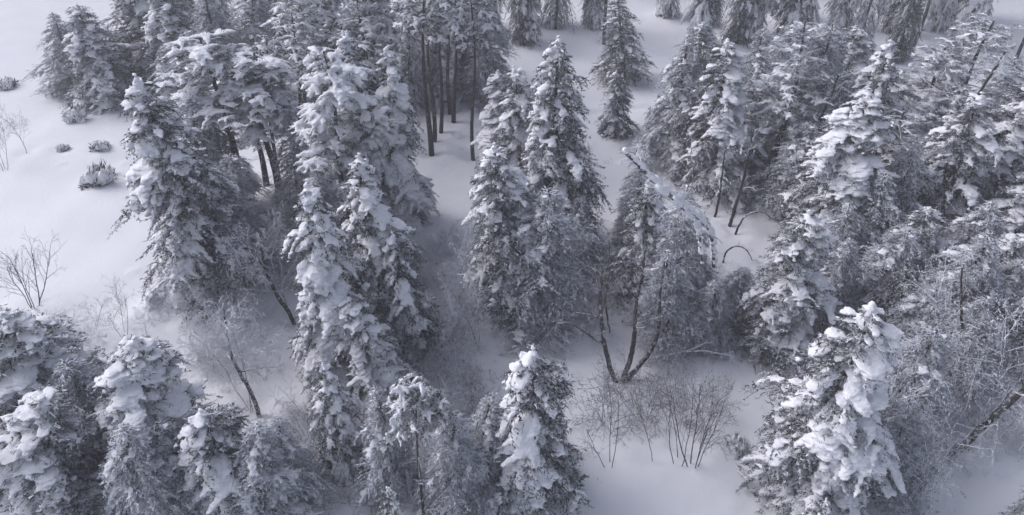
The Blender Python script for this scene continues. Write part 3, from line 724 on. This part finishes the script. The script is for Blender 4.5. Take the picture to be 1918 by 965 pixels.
# slanting dark stems, lower right
for i, (st, lab) in enumerate([
  ([(1772, 866, 0, .15), (1812, 828, 0, .14), (1850, 790, 0, .13), (1890, 755, 0, .11), (1935, 715, 0, .09)], 'dark slanting stem at the very bottom right'),
  ([(1826, 696, 0, .15), (1850, 668, 0, .14), (1878, 636, 0, .13), (1905, 606, 0, .11), (1940, 560, 0, .08)], 'left one of two dark parallel slanting stems, lower right'),
  ([(1853, 694, 0, .13), (1880, 670, 0, .12), (1903, 640, 0, .10), (1935, 600, 0, .08)], 'right one of two dark parallel slanting stems, lower right'),
  ([(1797, 748, 0, .09), (1800, 700, 0, .08), (1803, 640, .2, .07), (1800, 570, .4, .05), (1802, 500, .6, .03)], 'slim upright grey stem left of the two parallel slanting stems'),
  ]):
    stem_tree('slanting_tree', lab, 'leaning tree', st[0][:2], [st], (M_BARK, M_TWIG_DARK), 40 + i, twigs=9, tl=0.14, group='slanting stems at the lower right')

# ------------------------------------------------------------------ trees just outside the photograph, so the wood goes on
ORD = 'leftmost second third fourth fifth sixth seventh eighth ninth tenth eleventh twelfth thirteenth fourteenth fifteenth sixteenth seventeenth eighteenth nineteenth twentieth twenty-first twenty-second twenty-third twenty-fourth twenty-fifth twenty-sixth twenty-seventh twenty-eighth twenty-ninth thirtieth'.split()
rng_o = random.Random(4)
ROWS = [  # distance, x from, x to, row name, gaps left open
  (62.0, -19, 46, 'front row along top edge', [(-7.5, -2.0), (3.0, 6.0), (8.5, 12.5)]),
  (68.5, -33, 50, 'middle row along top edge', [(8.0, 12.0), (31, 34)]),
  (80.0, -44, 58, 'rear row along top edge', []),
  (91.0, -56, 66, 'farthest row', [])]
LOOK = {'S0': 'plump white spruce', 'S1': 'slender white spruce', 'S2': 'shaggy spruce', 'S3': 'narrow snowy spruce', 'S4': 'heavy fingered spruce', 'S6': 'grey rimed spruce', 'S7': 'hanging rimed spruce', 'P0': 'snow clumped pine', 'P1': 'wide snow clumped pine', 'P4': 'rimed pine', 'B0': 'frosted birch'}
for Y, x0, x1, nm, gaps in ROWS:
    x = x0; n = 0
    while x < x1:
        if not any(a < x < b for a, b in gaps):
            k = rng_o.choice(['S0', 'S0', 'S1', 'S2', 'S3', 'S4', 'S4', 'S6', 'S7', 'P0', 'P4'])
            yy = Y + rng_o.uniform(-2.5, 2.5)
            place(k, 0, 0, 0, 0, None, rng_o.uniform(0, 6.28), '%s, %s from the left in the %s' % (LOOK[k], ORD[n], nm) if n else '%s at the left end of the %s' % (LOOK[k], nm), xyz=(x, yy), h=rng_o.uniform(11, 16))
            n += 1
        x += rng_o.uniform(3.0, 4.8) if Y < 78 else rng_o.uniform(3.8, 5.8)
OUT = [('S0', 46, 52, 14, 'plump spruce outside the right edge, farthest up'), ('S6', 41, 46, 14, 'rimed spruce outside the right edge, upper'),
 ('S4', 36, 38, 14, 'heavy spruce outside the right edge, middle'), ('S2', 30, 30, 14, 'shaggy spruce outside the right edge, lower'),
 ('S0', 26, 23, 12, 'plump spruce outside the lower right edge'), ('S7', 36, 26, 13, 'hanging spruce outside the lower right'),
 ('S6', 19.5, 16, 8, 'rimed spruce below the lower right corner'), ('S8', 10, 14.0, 5, 'low spruce below the bottom edge, right of centre'),
 ('S8', -4, 14.5, 5, 'low spruce below the bottom edge, centre'), ('S6', -12, 15, 6, 'rimed spruce below the bottom edge, left'),
 ('S2', -19, 16, 8, 'shaggy spruce outside the lower left corner'), ('S3', 48, 40, 14, 'narrow spruce far outside the right edge')]
for i, (k, x, y, h, lab) in enumerate(OUT): place(k, 0, 0, 0, 0, None, i * 1.3, lab, xyz=(x, y), h=h)

# ------------------------------------------------------------------ undergrowth: rimed twigs poking through the snow
def undergrowth():
    rng = np.random.default_rng(99); a = Acc(); b = Acc()
    patches = [(830, 470, 60, 60, 40), (470, 640, 90, 110, 120), (360, 600, 90, 60, 50), (840, 640, 70, 90, 80), (1000, 640, 120, 50, 30), (1130, 760, 60, 70, 30),
               (1700, 760, 120, 110, 200), (1840, 760, 90, 110, 130), (1100, 480, 50, 60, 30), (1240, 800, 90, 50, 50), (430, 470, 60, 50, 50), (160, 650, 90, 40, 30),
               (1480, 560, 80, 60, 40), (760, 860, 250, 60, 150), (1180, 300, 50, 60, 14), (860, 250, 40, 60, 14), (1600, 520, 90, 80, 90), (600, 900, 200, 50, 60),
               (200, 860, 200, 60, 60), (300, 700, 120, 40, 30)]
    for px, py, sx, sy, n in patches:
        for k in range(int(n * 0.45)):
            B = ground_at(px + rng.normal() * sx * 0.6, py + rng.normal() * sy * 0.6); h = rng.uniform(0.3, 1.1)
            acc = a if rng.random() < 0.6 else b
            grow(rng, acc, acc, B - [0, 0, 0.1], np.array([rng.normal() * 0.35, rng.normal() * 0.35, 1.0]), h, 0.012, 1, 3, 0.5, -0.02, 0.14, (0, 5, 3), 0.006)
    for acc, nm, mt, lab in ((a, 'undergrowth', M_TWIG_WHITE, 'fine rimed twigs sticking out of the snow between the trees'), (b, 'undergrowth', M_TWIG_DARK, 'fine dark twigs sticking out of the snow between the trees')):
        me = acc.mesh(nm, mt); o = bpy.data.objects.new(nm, me); COL.objects.link(o); TRI[0] += len(me.polygons)
        o['kind'] = 'stuff'; o['label'] = lab; o['category'] = 'undergrowth'
undergrowth()
kind('T0', 'frosted_shrub', 'shrub', 'x', make_bare, 81, 2.2, 4, 0.45, 3, (8, 5, 3), 0.55, -0.06, 0.16, 0.02, (M_BARK_RIME, M_TWIG_WHITE), 0.0, 0.15, 0.008)
kind('T1', 'frosted_shrub', 'shrub', 'x', make_bare, 82, 2.2, 3, 0.55, 3, (9, 6, 3), 0.6, -0.10, 0.18, 0.02, (M_BARK_RIME, M_TWIG_WHITE), 0.022, 0.15, 0.008)
kind('T2', 'frosted_shrub', 'shrub', 'x', make_bare, 83, 2.2, 5, 0.5, 3, (7, 4, 3), 0.55, -0.04, 0.16, 0.018, (M_BARK, M_TWIG_DARK), 0.0, 0.15, 0.007)
rng_t = random.Random(8)
for px, py, sx, sy, n, mix, gname in [
   (470, 600, 80, 110, 15, 'T0 T1 T1', 'thicket of the lower left clearing'), (360, 590, 70, 30, 7, 'T0', 'scrub under the tall edge spruce'),
   (830, 560, 50, 90, 18, 'T0 T1 T1', 'scrub at the corridor mouth'), (840, 720, 60, 60, 9, 'T0 T2', 'scrub left of the broad foreground spruce'),
   (1090, 540, 50, 70, 9, 'T0 T2', 'scrub below the misty gap'), (1230, 810, 130, 45, 4, 'T2', 'scrub of the foreground clearing'),
   (1720, 790, 90, 80, 26, 'T0 T1', 'thicket at the lower right'), (1850, 720, 70, 120, 22, 'T0 T1', 'thicket at the right edge'),
   (1600, 560, 120, 90, 18, 'T0 T1', 'scrub under the trees on the right'), (1300, 580, 80, 60, 6, 'T0 T1', 'scrub under the bent trees'),
   (760, 850, 200, 50, 16, 'T0 T1 T2', 'scrub between the foreground trees'), (150, 790, 110, 50, 10, 'T0 T1', 'scrub between the lower left spruces'),
   (160, 650, 70, 30, 4, 'T0', 'faint scrub below the snowfield'), (550, 480, 40, 60, 6, 'T0', 'scrub beside the slanting pines')]:
    spots = sorted((px + rng_t.uniform(-1, 1) * sx, py + rng_t.uniform(-1, 1) * sy) for q in range(n))
    for q, (qx, qy) in enumerate(spots):
        B = ground_at(qx, qy); k = rng_t.choice(mix.split()); KINDS[k]['group'] = gname
        place(k, 0, 0, 0, 0, None, rng_t.uniform(0, 6.28), '%s shrub, %s%s in the %s' % ('frosted' if k != 'T2' else 'leafless', ORD[q], '' if q == 0 else ' from left', gname),
              xyz=(B[0], B[1]), h=rng_t.uniform(0.9, 2.6))

# ------------------------------------------------------------------ snow sheet
def build_ground():
    def axis(lo, hi, step, far):
        core = np.arange(lo, hi + step / 2, step); g = []; d = step; x = hi
        while x < far: d *= 1.35; x += d; g.append(x)
        g2 = []; d = step; x = lo
        while x > -far: d *= 1.35; x -= d; g2.append(x)
        return np.r_[g2[::-1], core, g]
    X = axis(-34, 42, 0.28, 900); Y = axis(13, 76, 0.28, 900); nx, ny = len(X), len(Y)
    XX, YY = np.meshgrid(X, Y); Z = gz(XX, YY)
    fade = np.clip(1 - (np.hypot(XX, YY - 30) - 80) / 400, 0, 1); Z = Z * fade
    rng = np.random.default_rng(3)
    for wx, wy, a in WELLS:                       # drifts heaped round the stems with a hollow in the middle
        m = (abs(XX - wx) < 4) & (abs(YY - wy) < 4); d = np.hypot(XX[m] - wx, YY[m] - wy)
        Z[m] += a * 0.28 * np.exp(-((d - 1.2) / 0.8) ** 2) - a * 0.3 * np.exp(-(d / 0.5) ** 2)
    for k in range(700):                          # lumps of fallen snow and drifted tussocks
        if rng.random() < 0.96 and WELLS: w = WELLS[rng.integers(len(WELLS))]; cx, cy = w[0] + rng.normal() * 2, w[1] + rng.normal() * 2
        else: cx, cy = rng.uniform(-30, 35), rng.uniform(12, 60)
        s = rng.uniform(0.12, 0.35); m = (abs(XX - cx) < 2) & (abs(YY - cy) < 2)
        Z[m] += s * 0.35 * np.exp(-((XX[m] - cx) ** 2 + (YY[m] - cy) ** 2) / (s * s))
    # old animal track across the misty gap
    p0, p1 = ground_at(1060, 218), ground_at(1215, 200); q = np.clip(((XX - p0[0]) * (p1[0] - p0[0]) + (YY - p0[1]) * (p1[1] - p0[1])) / ((p1[:2] - p0[:2]) ** 2).sum(), 0, 1)
    d = np.hypot(XX - p0[0] - q * (p1[0] - p0[0]), YY - p0[1] - q * (p1[1] - p0[1])); Z -= 0.16 * np.exp(-(d / 0.3) ** 2)
    V = np.stack([XX, YY, Z], -1).reshape(-1, 3); i = np.arange(ny - 1)[:, None] * nx + np.arange(nx - 1)[None]
    F = np.stack([i, i + 1, i + nx + 1, i + nx], -1).reshape(-1, 4)
    a = Acc(); a.add(V, F); me = a.mesh('ground', M_GROUND); o = bpy.data.objects.new('ground', me); COL.objects.link(o); o['kind'] = 'structure'
    TRI[0] += len(me.polygons)
build_ground()
def build_haze():
    import bmesh
    bm = bmesh.new(); bmesh.ops.create_cube(bm, size=1.0); me = bpy.data.meshes.new('haze'); 
    for v in bm.verts: v.co.x *= 2100; v.co.y *= 2100; v.co.z = v.co.z * 36 + 13.5
    bm.to_mesh(me); bm.free()
    m = bpy.data.materials.new('haze'); m.use_nodes = True; nt = m.node_tree; nt.nodes.clear()
    o_ = nt.nodes.new('ShaderNodeOutputMaterial'); v_ = nt.nodes.new('ShaderNodeVolumePrincipled')
    v_.inputs['Density'].default_value = 0.0022; v_.inputs['Color'].default_value = (0.9, 0.92, 0.96, 1)
    nt.links.new(v_.outputs[0], o_.inputs['Volume']); me.materials.append(m)
    o = bpy.data.objects.new('haze', me); COL.objects.link(o); o['kind'] = 'stuff'
build_haze()
print('unique triangles', TRI[0])
